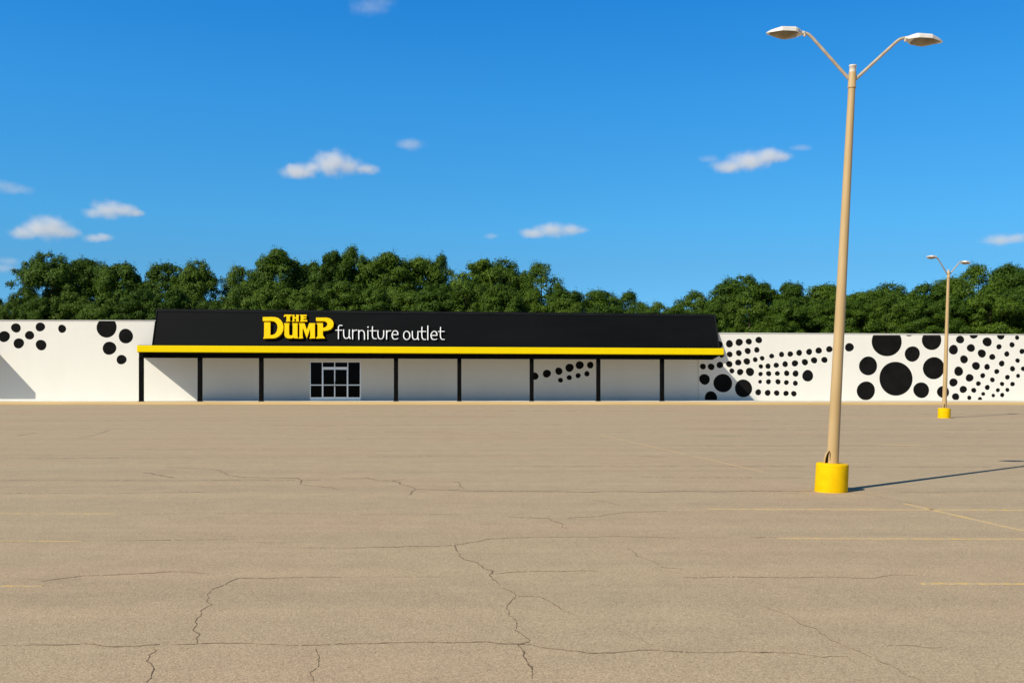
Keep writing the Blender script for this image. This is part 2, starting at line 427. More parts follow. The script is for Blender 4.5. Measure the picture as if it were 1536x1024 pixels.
# ------------------------------------------------------------------ store building
YAW = math.atan2(1.2, 46.7)
B0 = Vector(((205 - CX) / F * 80.0, 80.0, 0.0))
cy_, sy_ = math.cos(YAW), math.sin(YAW)
def to_local(P):
    d = P - B0
    return Vector((d.x * cy_ + d.y * sy_, -d.x * sy_ + d.y * cy_, P.z))
def fac(px, py, v):
    """point of the facade plane at depth v behind the fascia that the photo shows at px, py (building coordinates)"""
    d = Vector(((px - CX) / F, 1.0, (HOR - py) / F)); o = Vector((0, 0, H)); nrm = Vector((-sy_, cy_, 0))
    t = (B0 + nrm * v - o).dot(nrm) / d.dot(nrm)
    return to_local(o + d * t)

store = empty('store_building', B0, (0, 0, YAW))
tag(store, 'long white single storey store with black mansard roof and black dots on its walls', 'store')
VW = 4.4      # main wall plane
ZS = 0.147
VR = VW - 0.10  # right wing a step proud

def disc(bm, px, py, r, v, zlo, zhi, mi=1):
    c = fac(px, py, v); rr = r * (B0.y + v) / F
    n = max(14, int(10 + rr * 30)); pts = []
    ph = random.uniform(0, 6.28); am = 0.035 * min(1.0, 0.4 / rr)
    for k in range(n):
        a = 2 * math.pi * k / n
        q = rr * (1 + am * math.sin(2 * a + ph) + am * 0.6 * math.sin(3 * a + 2 * ph))
        pts.append((c.x + q * math.cos(a), min(zhi, max(zlo, c.z + q * math.sin(a)))))
    out = []
    for p in pts:
        if not out or (abs(p[0] - out[-1][0]) + abs(p[1] - out[-1][1])) > 1e-4: out.append(p)
    vs = [bm.verts.new((x, v - 0.004, z)) for x, z in out]
    f = bm.faces.new(vs); f.material_index = mi

# left wing
uL0 = fac(-170, 500, VW).x; uL1 = fac(233.5, 500, VW).x
zL = fac(120, 481.2, VW).z
bm = bmesh.new(); box(bm, uL0, uL1, VW, VW + 0.3, ZS, zL)
for x, y, r in [(115,248,34),(290,241,33),(447,254,29),(30,310,40),(213,301,32),(135,359,37),(296,371,38),(768,245,72),(906,307,52),(788,394,48),(875,476,35)]:
    disc(bm, x / 4.8, 440 + y / 4.8, r / 4.8, VW, ZS + 0.02, zL - 0.005)
obj('wall', bm, [M['wall'], M['dot']], store)
# main wall under the canopy
uM1 = fac(1048, 560, VR).x
zM = 4.3
dl, dr, dt, db = fac(464.5, 560, VW).x, fac(541, 560, VW).x, fac(500, 541.5, VW).z, ZS
bm = bmesh.new()
box(bm, uL1, dl, VW, VW + 0.3, ZS, zM)
box(bm, dr, uM1, VW, VW + 0.3, ZS, zM)
box(bm, dl, dr, VW, VW + 0.3, dt, zM)
for x, y, r in [(960,673,32),(1065,651,36),(1171,629,33),(1266,599,37),(1356,576,36),(1450,575,30),(1186,709,22),(1264,686,23),(1342,668,23),(1420,652,24)]:
    disc(bm, 640 + x / 5.908, 450 + y / 5.908, r / 5.908, VW, ZS, zM)
bmesh.ops.remove_doubles(bm, verts=bm.verts, dist=1e-5)
obj('wall', bm, [M['wall'], M['dot']], store)
# right wing
uR0 = uM1; uR1 = fac(1800, 560, VR).x
zRa, zRb = fac(1075, 499.5, VR).z, fac(1536, 502.0, VR).z
zR1 = zRa + (zRb - zRa) * (uR1 - fac(1075, 500, VR).x) / (fac(1536, 500, VR).x - fac(1075, 500, VR).x)
zR0 = zRa
bm = bmesh.new()
hexa(bm, [(uR0, VR, ZS), (uR1, VR, ZS), (uR1, VW + 0.3, ZS), (uR0, VW + 0.3, ZS), (uR0, VR, zR0), (uR1, VR, zR1), (uR1, VW + 0.3, zR1), (uR0, VW + 0.3, zR0)])
c6 = [(240,225,32),(332,218,34),(422,204,34),(511,197,29),(603,183,31),(262,322,25),(335,315,27),(419,303,28),(501,284,29),(585,274,26),(88,427,28),(164,430,31),(245,413,31),(331,405,30),(414,390,29),(493,380,31),(570,364,23),(634,351,22),(722,331,23),(813,316,25),(893,312,26),(975,301,28),(1067,292,29),(1155,280,30),(1253,268,30),(355,467,24),(431,478,30),(522,476,39),(622,426,21),(688,424,25),(764,415,25),(846,405,27),(936,398,30),(1028,387,30),(1113,370,30),(1208,366,29),(103,545,50),(272,580,87),(162,715,60),(462,628,82),(619,496,21),(694,492,25),(774,491,23),(860,489,26),(942,492,29),(1054,512,53),(615,567,18),(692,567,24),(780,567,25),(857,574,23),(940,581,24),(598,664,28),(685,669,28),(768,671,26),(854,674,25),(926,677,26),(1438,250,41)]
c7 = [(430,225,123),(611,150,36),(792,213,82),(636,326,63),(280,422,76),(504,525,138),(808,440,90),(262,622,76),(708,617,65),(884,632,50),(1021,210,33),(1131,172,33),(967,292,39),(1108,278,33),(1239,229,38),(1349,178,32),(1480,195,18),(1334,268,22),(1439,252,22),(1520,305,22),(1196,322,34),(1280,350,25),(1397,326,22),(1052,369,33),(1149,422,33),(1238,430,24),(1356,403,24),(1484,379,19),(1009,465,38),(1097,518,32),(1203,500,21),(1316,467,21),(1443,445,22),(1530,445,20),(967,555,34),(1046,611,30),(1131,618,21),(1168,564,20),(1281,534,20),(1402,513,20),(1488,502,17),(1240,595,21),(1359,567,18),(1443,568,19),(1325,617,17),(1402,615,17),(985,670,30),(1095,678,18),(1181,688,17),(1207,647,16),(1288,660,15),(1360,656,18),(1560,250,18),(1590,340,20),(1570,540,17)]
for x, y, r in c6: disc(bm, 1040 + x / 6.144, 480 + y / 6.144, r / 6.144, VR, ZS + 0.02, zR0 - 0.03)
for x, y, r in c7: disc(bm, 1250 + x / 5.37, 470 + y / 5.37, r / 5.37, VR, ZS + 0.02, zR1 + 0.02)
obj('wall', bm, [M['wall'], M['dot']], store)
# copings
bm = bmesh.new(); box(bm, uL0, uL1 + 0.02, VW - 0.05, VW + 0.36, zL + 0.002, zL + 0.06, bevel=0.01)
obj('coping', bm, M['coping'], store)
bm = bmesh.new()
k = 0.055
hexa(bm, [(uR0 - 3, VR - 0.05, zR0 + .002), (uR1, VR - 0.05, zR1 + .002), (uR1, VW + 0.36, zR1 + .002), (uR0 - 3, VW + 0.36, zR0 + .002),
          (uR0 - 3, VR - 0.05, zR0 + k), (uR1, VR - 0.05, zR1 + k), (uR1, VW + 0.36, zR1 + k), (uR0 - 3, VW + 0.36, zR0 + k)], bevel=0.012)
obj('coping', bm, M['coping'], store)
# body behind the facade
bm = bmesh.new(); box(bm, uL0, uR1, VW + 0.32, VW + 30, 0.0, 5.2)
obj('rear_body', bm, M['wall'], store)
bm = bmesh.new(); box(bm, uL0 - 0.1, uR1 + 0.1, VW + 0.40, VW + 30.1, 5.204, 5.40)
obj('flat_roof', bm, M['flashing'], store)

# canopy ---------------------------------------------------------------
fl_t, fr_t = fac(205, 517.8, 0), fac(1086, 522.2, 0)
fl_b, fr_b = fac(205, 527.9, 0), fac(1086, 532.0, 0)
u0, u1 = fl_t.x, fr_t.x
canopy = obj('canopy', bmesh.new(), M['black_paint'], store)
bm = bmesh.new()
def zt(u): return fl_t.z + (fr_t.z - fl_t.z) * (u - u0) / (u1 - u0)
def zb(u): return fl_b.z + (fr_b.z - fl_b.z) * (u - u0) / (u1 - u0)
shadow_ext = 1.36   # hidden back corner of the deck, stretched left to shift its wall shadow
q0, q1 = u0 + 0.25, u1 - 0.25
hexa(bm, [(q0, .26, zb(q0) + .05), (q1, .26, zb(q1) + .05), (q1, VR - .004, zb(q1) + .05), (u0 - shadow_ext, VR - .004, zb(q0) + .05),
          (q0, .26, zt(q0) - .06), (q1, .26, zt(q1) - .06), (q1, VR - .004, zt(q1) - .06), (u0 - shadow_ext, VR - .004, zt(q0) - .06)])
bm.to_mesh(canopy.data); bm.free()
bm = bmesh.new()
hexa(bm, [(u0, 0, zb(u0)), (u1, 0, zb(u1)), (u1, .24, zb(u1)), (u0, .24, zb(u0)), (u0, 0, zt(u0)), (u1, 0, zt(u1)), (u1, .24, zt(u1)), (u0, .24, zt(u0))], bevel=0.05)
obj('fascia_band', bm, M['yellow'], canopy)
# drip edge strips above and below the fascia
bm = bmesh.new()
hexa(bm, [(u0 + .04, .245, zt(u0) - .10), (u1 - .04, .245, zt(u1) - .10), (u1 - .04, .9, zt(u1) - .10), (u0 + .04, .9, zt(u0) - .10),
          (u0 + .04, .245, zt(u0) + .03), (u1 - .04, .245, zt(u1) + .03), (u1 - .04, .9, zt(u1) + .03), (u0 + .04, .9, zt(u0) + .03)])
obj('roof_edge', bm, M['black_paint'], canopy)
bl, br = fac(208.3, 536.4, .5), fac(1072, 539.2, .5)
ub0, ub1 = bl.x, fac(1083, 533, .5).x
bm = bmesh.new()
zbl = bl.z; zbr = br.z; sh = 0.75
hexa(bm, [(ub0, .5, zbl), (ub1 - sh, .5, zbr), (ub1 - sh, .95, zbr), (ub0, .95, zbl),
          (ub0, .5, zb(ub0) + .045), (ub1, .5, zb(ub1) + .045), (ub1, .95, zb(ub1) + .045), (ub0, .95, zb(ub0) + .045)])
obj('beam', bm, M['black_paint'], canopy)
for px in (212, 300, 392, 594, 689, 797.5, 897.5, 993):
    uc = fac(px, 570, .72).x
    zbm = zbl + (zbr - zbl) * (uc - ub0) / (ub1 - ub0) + 0.004
    bm = bmesh.new(); box(bm, uc - .16, uc + .16, .575, .895, ZS + .03, zbm, bevel=0.012)
    ps = obj('post', bm, M['black_paint'], store)
    bm = bmesh.new(); box(bm, uc - .21, uc + .21, .53, .94, ZS, ZS + .028)
    obj('base_plate', bm, M['black_paint'], ps)

# mansard --------------------------------------------------------------
VB, VT = 3.45, 4.9
mb0, mb1 = fac(228.5, 517, VB).x, fac(1078.5, 522, VB).x
mt0, mt1 = fac(236.5, 463.5, VT), fac(1071.5, 471.5, VT)
mu0, mu1 = (mb0 + mt0.x) / 2, (mb1 + mt1.x) / 2
zmb = 4.30
bm = bmesh.new()
A = [(mb0, VB, zmb), (mb1, VB, zmb), (mt1.x, VT, mt1.z), (mt0.x, VT, mt0.z)]
Bk = [(mb0, 8.0, zmb), (mb1, 8.0, zmb), (mt1.x, 8.0, mt1.z), (mt0.x, 8.0, mt0.z)]
va = [bm.verts.new(p) for p in A]; vb = [bm.verts.new(p) for p in Bk]
bm.faces.new(va); bm.faces.new(vb[::-1])
for i in range(4): bm.faces.new((va[i], vb[i], vb[(i + 1) % 4], va[(i + 1) % 4]))
bmesh.ops.recalc_face_normals(bm, faces=bm.faces)
mans = obj('mansard_roof', bm, M['black_metal'], store)
# ridge flashing
bm = bmesh.new()
hexa(bm, [(mt0.x - .03, VT - .13, mt0.z - .20), (mt1.x + .03, VT - .13, mt1.z - .20), (mt1.x + .03, VT + .25, mt1.z - .20), (mt0.x - .03, VT + .25, mt0.z - .20),
          (mt0.x - .03, VT - .09, mt0.z + .025), (mt1.x + .03, VT - .09, mt1.z + .025), (mt1.x + .03, VT + .25, mt1.z + .025), (mt0.x - .03, VT + .25, mt0.z + .025)])
obj('ridge_flashing', bm, M['flashing'], mans)
# rake trims along both sloped ends
for uA, uB, zz, s in ((mb0, mt0.x, mt0.z, -1), (mb1, mt1.x, mt1.z, 1)):
    bm = bmesh.new()
    tube(bm, [(uA + s * .03, VB - .02, zmb), (uB + s * .03, VT - .02, zz)], .06, 8)
    obj('rake_trim', bm, M['flashing'], mans)

# entrance -------------------------------------------------------------
pxv = [464.5, 483.3, 501.8, 521.5, 541]
U = [fac(p, 570, VW).x for p in pxv]
z_top = dt; z_tr = fac(500, 551.3, VW).z; z_mid = fac(500, 577.3, VW).z; z_sill = fac(500, 596.0, VW).z
vf = VW + 0.06
T = 0.036
bm = bmesh.new()
for u_ in (U[0] + T, U[1], U[3], U[4] - T): box(bm, u_ - T, u_ + T, vf, vf + .12, ZS, z_top - .002)
for a, b in ((0, 1), (1, 3), (3, 4)):
    ua = U[a] + (2 * T if a == 0 else T) + .001; ub = U[b] - (2 * T if b == 4 else T) - .001
    box(bm, ua, ub, vf + .004, vf + .116, z_top - .10, z_top - .004)
    if a != 1: box(bm, ua, ub, vf + .004, vf + .116, ZS, z_sill + .02)
    if a != 1: box(bm, ua, ub, vf + .004, vf + .116, z_mid - .04, z_mid + .04)
box(bm, U[1] + T + .001, U[3] - T - .001, vf + .003, vf + .117, z_tr - .075, z_tr + .06)
box(bm, U[2] - .04, U[2] + .04, vf + .006, vf + .114, z_tr + .061, z_top - .101)
entr = obj('entrance_frame', bm, M['frame'], store)
def pane(name, ua, ub, za, zc, par):
    bm = bmesh.new(); box(bm, ua, ub, vf + .05, vf + .07, za, zc); return obj(name, bm, M['glass'], par)
for a, b in ((0, 1), (3, 4)):
    ua = U[a] + (2 * T if a == 0 else T) + .002; ub = U[b] - (2 * T if b == 4 else T) - .002
    pane('window_pane', ua, ub, z_sill + .021, z_mid - .041, entr)
    pane('window_pane', ua, ub, z_mid + .041, z_top - .101, entr)
pane('transom_pane', U[1] + T + .002, U[2] - .041, z_tr + .062, z_top - .102, entr)
pane('transom_pane', U[2] + .041, U[3] - T - .002, z_tr + .062, z_top - .102, entr)
for a, b, s in ((U[1] + T + .006, U[2] - .004, 1), (U[2] + .004, U[3] - T - .006, -1)):
    bm = bmesh.new(); zt_, zb_ = z_tr - .08, ZS + .012; st = .042
    v0, v1 = vf + .02, vf + .075
    box(bm, a, a + st, v0, v1, zb_, zt_); box(bm, b - st, b, v0, v1, zb_, zt_)
    box(bm, a + st + .001, b - st - .001, v0, v1, zt_ - .08, zt_ - .001)
    box(bm, a + st + .001, b - st - .001, v0, v1, zb_ + .001, z_sill + .04)
    box(bm, a + st + .001, b - st - .001, v0, v1, z_mid - .038, z_mid + .038)
    dr_ = obj('door', bm, M['frame'], store)
    bm = bmesh.new(); box(bm, a + st + .002, b - st - .002, v0 + .02, v0 + .035, z_mid + .039, zt_ - .081); obj('pane', bm, M['glass'], dr_)
    bm = bmesh.new(); box(bm, a + st + .002, b - st - .002, v0 + .02, v0 + .035, z_sill + .041, z_mid - .039); obj('pane', bm, M['glass'], dr_)
    hu = (b - .035) if s > 0 else (a + .035)
    bm = bmesh.new(); tube(bm, [(hu, v0, z_mid - .15), (hu, v0 - .06, z_mid - .13), (hu, v0 - .06, z_mid + .28), (hu, v0, z_mid + .30)], .014, 8); obj('handle', bm, M['frame'], dr_)
bm = bmesh.new(); box(bm, dl + .01, dr - .01, VW + .25, VW + .29, ZS, dt - .01); obj('interior_shade_panel', bm, M['hole'], store)  # panel coloured dark in place of the unlit inside

# a second canopy just past the left edge of the view, whose shadow falls on the left wing
uS = fac(-5, 533, VW).x
bm = bmesh.new(); box(bm, uS - 14, uS, VW - 2.75, VW - .005, 3.75, 4.25)
obj('side_canopy', bm, M['black_paint'], store)

# ------------------------------------------------------------------ sign on the mansard
def plane_uw(px, py, off=0.0):
    """pixel -> (u along, w up the slope) on the mansard front"""
    P0 = Vector((0, VB, zmb)); e = Vector((0, VT - VB, mt0.z - zmb)).normalized()
    nrm = Vector((0, -e.z, e.y))          # out of the roof
    o = to_local(Vector((0, 0, H))); o = Vector((o.x, o.y, H))
    dw = Vector(((px - CX) / F, 1.0, (HOR - py) / F)); d = Vector((dw.x * cy_ + dw.y * sy_, -dw.x * sy_ + dw.y * cy_, dw.z))
    t = (P0 - o).dot(nrm) / d.dot(nrm); q = o + d * t
    return Vector((q.x, (q - P0).dot(e)))
# recompute the slope with the height at the letters
uwc = plane_uw(530, 495)
ev = Vector((0, VT - VB, mt0.z - zmb)).normalized(); nv_ = Vector((0, -ev.z, ev.y))
org = Vector((uwc.x, VB, zmb)) + ev * uwc.y
SM = Matrix.Translation(B0) @ Matrix.Rotation(YAW, 4, 'Z') @ Matrix.Translation(org) @ Matrix((
    (1, 0, 0, 0), (0, ev.y, nv_.y, 0), (0, ev.z, nv_.z, 0), (0, 0, 0, 1)))
sign = empty('store_sign'); sign.matrix_world = SM
tag(sign, 'yellow and white raised letter sign THE DUMP furniture outlet on the black mansard', 'sign')

def curve_obj(name, cu, mat, parent):
    t = bpy.data.objects.new('tmp', cu); COL.objects.link(t)
    dg = bpy.context.evaluated_depsgraph_get()
    me = bpy.data.meshes.new_from_object(t.evaluated_get(dg))
    bpy.data.objects.remove(t); bpy.data.curves.remove(cu)
    me.name = name; me.materials.clear(); me.materials.append(mat)
    return link(bpy.data.objects.new(name, me), parent)

def glyph(px_pts, mat, z0=0.05, depth=0.09):
    cu = bpy.data.curves.new('g', 'CURVE'); cu.dimensions = '2D'; cu.fill_mode = 'BOTH'
    sp = cu.splines.new('POLY'); sp.points.add(len(px_pts) - 1); sp.use_cyclic_u = True
    for i, (x, y) in enumerate(px_pts):
        q = plane_uw(x, y) - uwc; sp.points[i].co = (q.x, q.y, 0, 1)
    cu.extrude = depth; cu.bevel_depth = 0.012; cu.bevel_resolution = 1; cu.offset = -0.006
    o = curve_obj('letter', cu, mat, sign); o.location = (0, 0, z0 + depth)
    return o
def cA(pts): return [(390 + x / 12.8, 466 + y / 12.8) for x, y in pts]
D_ = [(65,145),(240,142),(300,146),(360,163),(410,203),(445,258),(461,325),(452,400),(420,465),(370,515),(310,545),(260,552),(75,552),(90,510),(92,245),(210,245),(207,490),(255,487),(300,465),(335,415),(350,340),(341,285),(312,245),(270,222),(220,217),(65,217)]
U_ = [(470,262),(577,262),(566,290),(566,470),(580,492),(605,499),(628,492),(638,470),(638,290),(628,262),(735,262),(728,290),(728,510),(743,551),(668,551),(652,536),(625,552),(545,552),(500,530),(480,490),(482,290)]
M_ = [(755,262),(862,262),(908,392),(955,262),(1068,262),(1060,290),(1060,515),(1072,551),(958,551),(975,515),(973,350),(907,551),(835,355),(827,400),(827,512),(838,551),(750,551),(768,515),(768,290)]
P_ = [(1085,155),(1290,155),(1350,170),(1400,210),(1422,265),(1410,325),(1370,375),(1310,400),(1215,412),(1215,490),(1257,551),(1088,551),(1115,500),(1115,290),(1095,260),(1215,260),(1215,350),(1250,346),(1290,318),(1307,278),(1290,240),(1250,221),(1085,217)]
T_ = [(463,128),(480,94),(612,94),(612,122),(582,122),(582,203),(592,223),(508,223),(518,203),(518,122),(492,124),(475,134)]
H_ = [(622,96),(672,96),(668,112),(668,142),(702,142),(702,112),(698,96),(758,96),(748,114),(748,205),(760,223),(692,223),(702,205),(702,168),(668,168),(668,205),(676,223),(620,223),(635,205),(635,114)]
E_ = [(776,96),(902,96),(902,126),(842,122),(842,143),(896,143),(896,171),(842,171),(842,198),(912,194),(912,223),(778,223),(790,205),(790,114)]
for g_ in (D_, U_, M_, P_): glyph(cA(g_), M['logo_yellow'])
for g_ in (T_, H_, E_): glyph(cA(g_), M['logo_yellow'], 0.05, 0.07)

def smooth(pts, n=5):
    if len(pts) < 3: return pts
    P = [Vector(p) for p in pts]; out = []
    for i in range(len(P) - 1):
        p0, p1, p2, p3 = P[max(i - 1, 0)], P[i], P[i + 1], P[min(i + 2, len(P) - 1)]
        for k in range(n):
            t = k / n
            out.append(0.5 * ((2 * p1) + (p2 - p0) * t + (2 * p0 - 5 * p1 + 4 * p2 - p3) * t * t + (3 * p1 - p0 - 3 * p2 + p3) * t ** 3))
    out.append(P[-1]); return out
WR = 0.052
def stroke_letter(strokes, ox, dots=()):
    bm = bmesh.new()
    for st in strokes:
        pts = []
        for p in smooth(st):
            q = plane_uw(ox + p[0] / 17.07, 480 + p[1] / 17.07) - uwc; pts.append(Vector((q.x, q.y, 0)))
        tube(bm, pts, WR, 10)
        for e in (pts[0], pts[-1]):
            bmesh.ops.create_uvsphere(bm, u_segments=10, v_segments=6, radius=WR, matrix=Matrix.Translation(e))
    for (x, y, r) in dots:
        q = plane_uw(ox + x / 17.07, 480 + y / 17.07) - uwc
        bmesh.ops.create_uvsphere(bm, u_segments=14, v_segments=8, radius=WR * 1.45, matrix=Matrix.Translation((q.x, q.y, 0)))
    o = obj('letter', bm, M['letter_white'], sign, True); o.location = (0, 0, 0.10)
    return o
Bx, Cx = 498, 582
stroke_letter([[(172,495),(172,350),(172,215),(185,168),(218,148),(265,158)], [(105,275),(260,275)]], Bx)
stroke_letter([[(305,265),(308,400),(330,465),(375,488),(420,470),(446,410),(452,265)], [(447,400),(452,450),(475,490)]], Bx)
stroke_letter([[(537,500),(537,265)], [(537,345),(560,297),(600,277),(645,272)]], Bx)
stroke_letter([[(695,510),(692,275)], [(695,345),(720,297),(765,280),(810,300),(835,360),(838,510)]], Bx)
stroke_letter([[(927,505),(927,280)]], Bx, [(930,197,28)])
stroke_letter([[(1043,185),(1040,300),(1040,400),(1052,455),(1085,490),(1140,495)], [(985,290),(1140,290)]], Bx)
stroke_letter([[(1183,285),(1185,400),(1205,475),(1255,500),(1305,475),(1328,400),(1330,285)]], Bx)
stroke_letter([[(1405,505),(1405,285)], [(1405,355),(1430,307),(1465,291),(1505,290)]], Bx)
stroke_letter([[(112,388),(187,389),(262,388)], [(262,388),(255,335),(225,298),(185,288),(140,310),(113,370),(113,430),(137,485),(180,505),(225,501),(255,486)]], Cx)
stroke_letter([[(405,405),(418,340),(455,305),(490,302),(535,325),(560,375),(562,440),(540,490),(500,515),(465,512),(425,482),(408,440),(405,405)]], Cx)
stroke_letter([[(628,300),(630,420),(650,490),(700,513),(750,487),(770,420),(772,300)], [(770,430),(773,490),(790,518)]], Cx)
stroke_letter([[(875,195),(873,300),(873,420),(888,480),(925,512),(970,512)], [(810,308),(970,308)]], Cx)
stroke_letter([[(1025,165),(1025,520)]], Cx)
stroke_letter([[(1108,408),(1185,409),(1260,408)], [(1260,408),(1252,352),(1222,312),(1180,302),(1140,325),(1108,380),(1108,432),(1132,492),(1180,515),(1222,513),(1250,500)]], Cx)
stroke_letter([[(1350,200),(1347,310),(1347,420),(1362,480),(1400,512),(1445,512)], [(1295,308),(1445,308)]], Cx)

# ------------------------------------------------------------------ lamp posts
def lamp_head_bm(s):
    bm = bmesh.new(); SC = 1.0
    st = [(0.00, .045, .045, .025), (.05, .055, .06, .015), (.15, .155, .105, .0), (.19, .175, .112, .0), (.43, .172, .105, .0), (.60, .075, .055, .0), (.665, .030, .018, .0)]
    rings = []
    for x, wv, hv, z0 in st:
        pr = [(-wv, z0), (-wv, z0 + hv * .45), (-wv * .80, z0 + hv * .82), (-wv * .45, z0 + hv), (wv * .45, z0 + hv), (wv * .80, z0 + hv * .82), (wv, z0 + hv * .45), (wv, z0)]
        rings.append([bm.verts.new((s * x, y, z)) for y, z in pr])
    for a, b in zip(rings, rings[1:]):
        for k in range(8):
            vs = (a[k], a[(k + 1) % 8], b[(k + 1) % 8], b[k])
            bm.faces.new(vs)
    bm.faces.new(rings[0]); bm.faces.new(rings[-1])
    bmesh.ops.recalc_face_normals(bm, faces=bm.faces)
    return bm
def lens_bm(s):
    bm = bmesh.new()
    st = [(.13, .11, .008), (.19, .150, .034), (.29, .158, .064), (.36, .158, .064), (.45, .14, .042), (.55, .085, .016), (.61, .045, .006)]
    rings = []
    for x, wv, dp in st:
        rings.append([bm.verts.new((s * x, -wv * math.cos(math.pi * k / 10), -.002 - dp * math.sin(math.pi * k / 10))) for k in range(11)])
    for a, b in zip(rings, rings[1:]):
        for k in range(10):
            f = bm.faces.new((a[k], a[k + 1], b[k + 1], b[k])); f.smooth = True
        bm.faces.new((a[10], a[0], b[0], b[10]))
    bm.faces.new(rings[0]); bm.faces.new(rings[-1])
    bmesh.ops.recalc_face_normals(bm, faces=bm.faces)
    return bm

def make_lamp():
    root = empty('lamp_post')
    bm = bmesh.new(); lathe(bm, [(.283, -.12), (.284, .02), (.281, .25), (.279, .462), (.276, .480), (.266, .494), (.250, .499), (.10, .502)], 48)
    obj('concrete_base', bm, M['base_yellow'], root)
    bm = bmesh.new(); tube(bm, [(0, 0, .495), (0, 0, 2.5), (0, 0, 5.0), (0, 0, 7.16)], [.105, .092, .076, .061], 28)
    pole = obj('pole', bm, M['pole'], root)
    bm = bmesh.new(); lathe(bm, [(.070, 7.13), (.074, 7.135), (.074, 7.155), (.068, 7.16), (.066, 7.40), (.062, 7.41)], 24)
    obj('collar', bm, M['pole'], root)
    bm = bmesh.new(); lathe(bm, [(.058, 7.41), (.060, 7.44), (.058, 7.505), (.068, 7.51), (.068, 7.535), (.03, 7.545)], 24)
    obj('pole_cap', bm, M['cap'], root)
    # hand hole: arched patch coloured dark for its shaded inside, and its bent open cover
    bm = bmesh.new()
    pts = [(-.045, 0), (.045, 0), (.045, .13), (.03, .17), (0, .185), (-.03, .17), (-.045, .13)]
    ang = R(205); ex = Vector((-math.sin(ang), math.cos(ang), 0)); eo = Vector((math.cos(ang), math.sin(ang), 0))
    fr, bk = [], []
    for a, z in pts:
        aa = a / .10
        base = Vector((math.cos(ang + aa), math.sin(ang + aa), 0))
        fr.append(bm.verts.new(base * .1065 + Vector((0, 0, .54 + z)))); bk.append(bm.verts.new(base * .09 + Vector((0, 0, .54 + z))))
    bm.faces.new(fr)
    for k in range(len(pts)): bm.faces.new((fr[k], bk[k], bk[(k + 1) % len(pts)], fr[(k + 1) % len(pts)]))
    obj('hand_hole', bm, M['hole'], pole)
    bm = bmesh.new()
    tube(bm, [(-.165, -.07, .50), (-.16, -.07, .58), (-.14, -.07, .66), (-.105, -.06, .715), (-.085, -.05, .72)], [.016, .018, .018, .016, .010], 8)
    obj('hand_hole_cover', bm, M['pole'], pole, True)
    bm = bmesh.new()
    fa = [bm.verts.new(p) for p in [(-.155, -.055, .50), (-.15, -.055, .58), (-.13, -.055, .65), (-.10, -.05, .70), (-.08, -.045, .71), (-.08, -.045, .50)]]
    f = bm.faces.new(fa); ex_ = bmesh.ops.extrude_face_region(bm, geom=[f]); bmesh.ops.translate(bm, verts=[v for v in ex_['geom'] if isinstance(v, bmesh.types.BMVert)], vec=(0, .02, 0))
    obj('hand_hole_shade_plate', bm, M['hole'], pole)  # solid plate filling the gap behind the cover, its shade painted dark
    for s in (-1, 1):
        bm = bmesh.new()
        path = [(s * .03, 0, 7.27), (s * .10, 0, 7.335), (s * .74, 0, 7.985), (s * .80, 0, 8.035), (s * .85, 0, 8.058), (s * .96, 0, 8.068)]
        tube(bm, path, [.030, .029, .027, .027, .027, .027], 12)
        obj('arm', bm, M['arm'], root)
        hd = obj('lamp_head', lamp_head_bm(s), M['lamp'], root); hd.location = (s * .89, 0, 8.02)
        hd.rotation_euler = (R(-4), 0, 0)
        obj('lens', lens_bm(s), M['lens'], hd)
        bm = bmesh.new(); tube(bm, [(s * .0, -.035, .015), (s * .0, -.035, -.035)], [.022, .02], 8)
        obj('clamp_bolt', bm, M['arm'], hd)
    return root
lamp = make_lamp()
lamp.location = (0, 0, 0)
lx, ly = (1246.5 - CX) / F * 17.98, 17.98
lamp.location = (lx, ly, 0); lamp.rotation_euler = (0, R(2.95), 0)
GL = 'twin arm parking lot lamps'
tag(lamp, 'large tan double arm lamp post on yellow concrete base nearest the camera', 'lamp post', GL)
def copy_tree(o, parent=None):
    c = o.copy(); COL.objects.link(c); c.parent = parent
    if parent is not None: c.matrix_parent_inverse = o.matrix_parent_inverse.copy()
    for ch in list(o.children): copy_tree(ch, c)
    return c
lamp2 = copy_tree(lamp)
lamp2.location = ((1416 - CX) / F * 51.1, 51.1, 0)
lamp2.rotation_euler = (0, R(2.7), R(30)); lamp2.scale = (1.08, 1.08, .99)
lamp2['label'] = 'smaller distant tan lamp post with yellow base in front of the dotted white wall'

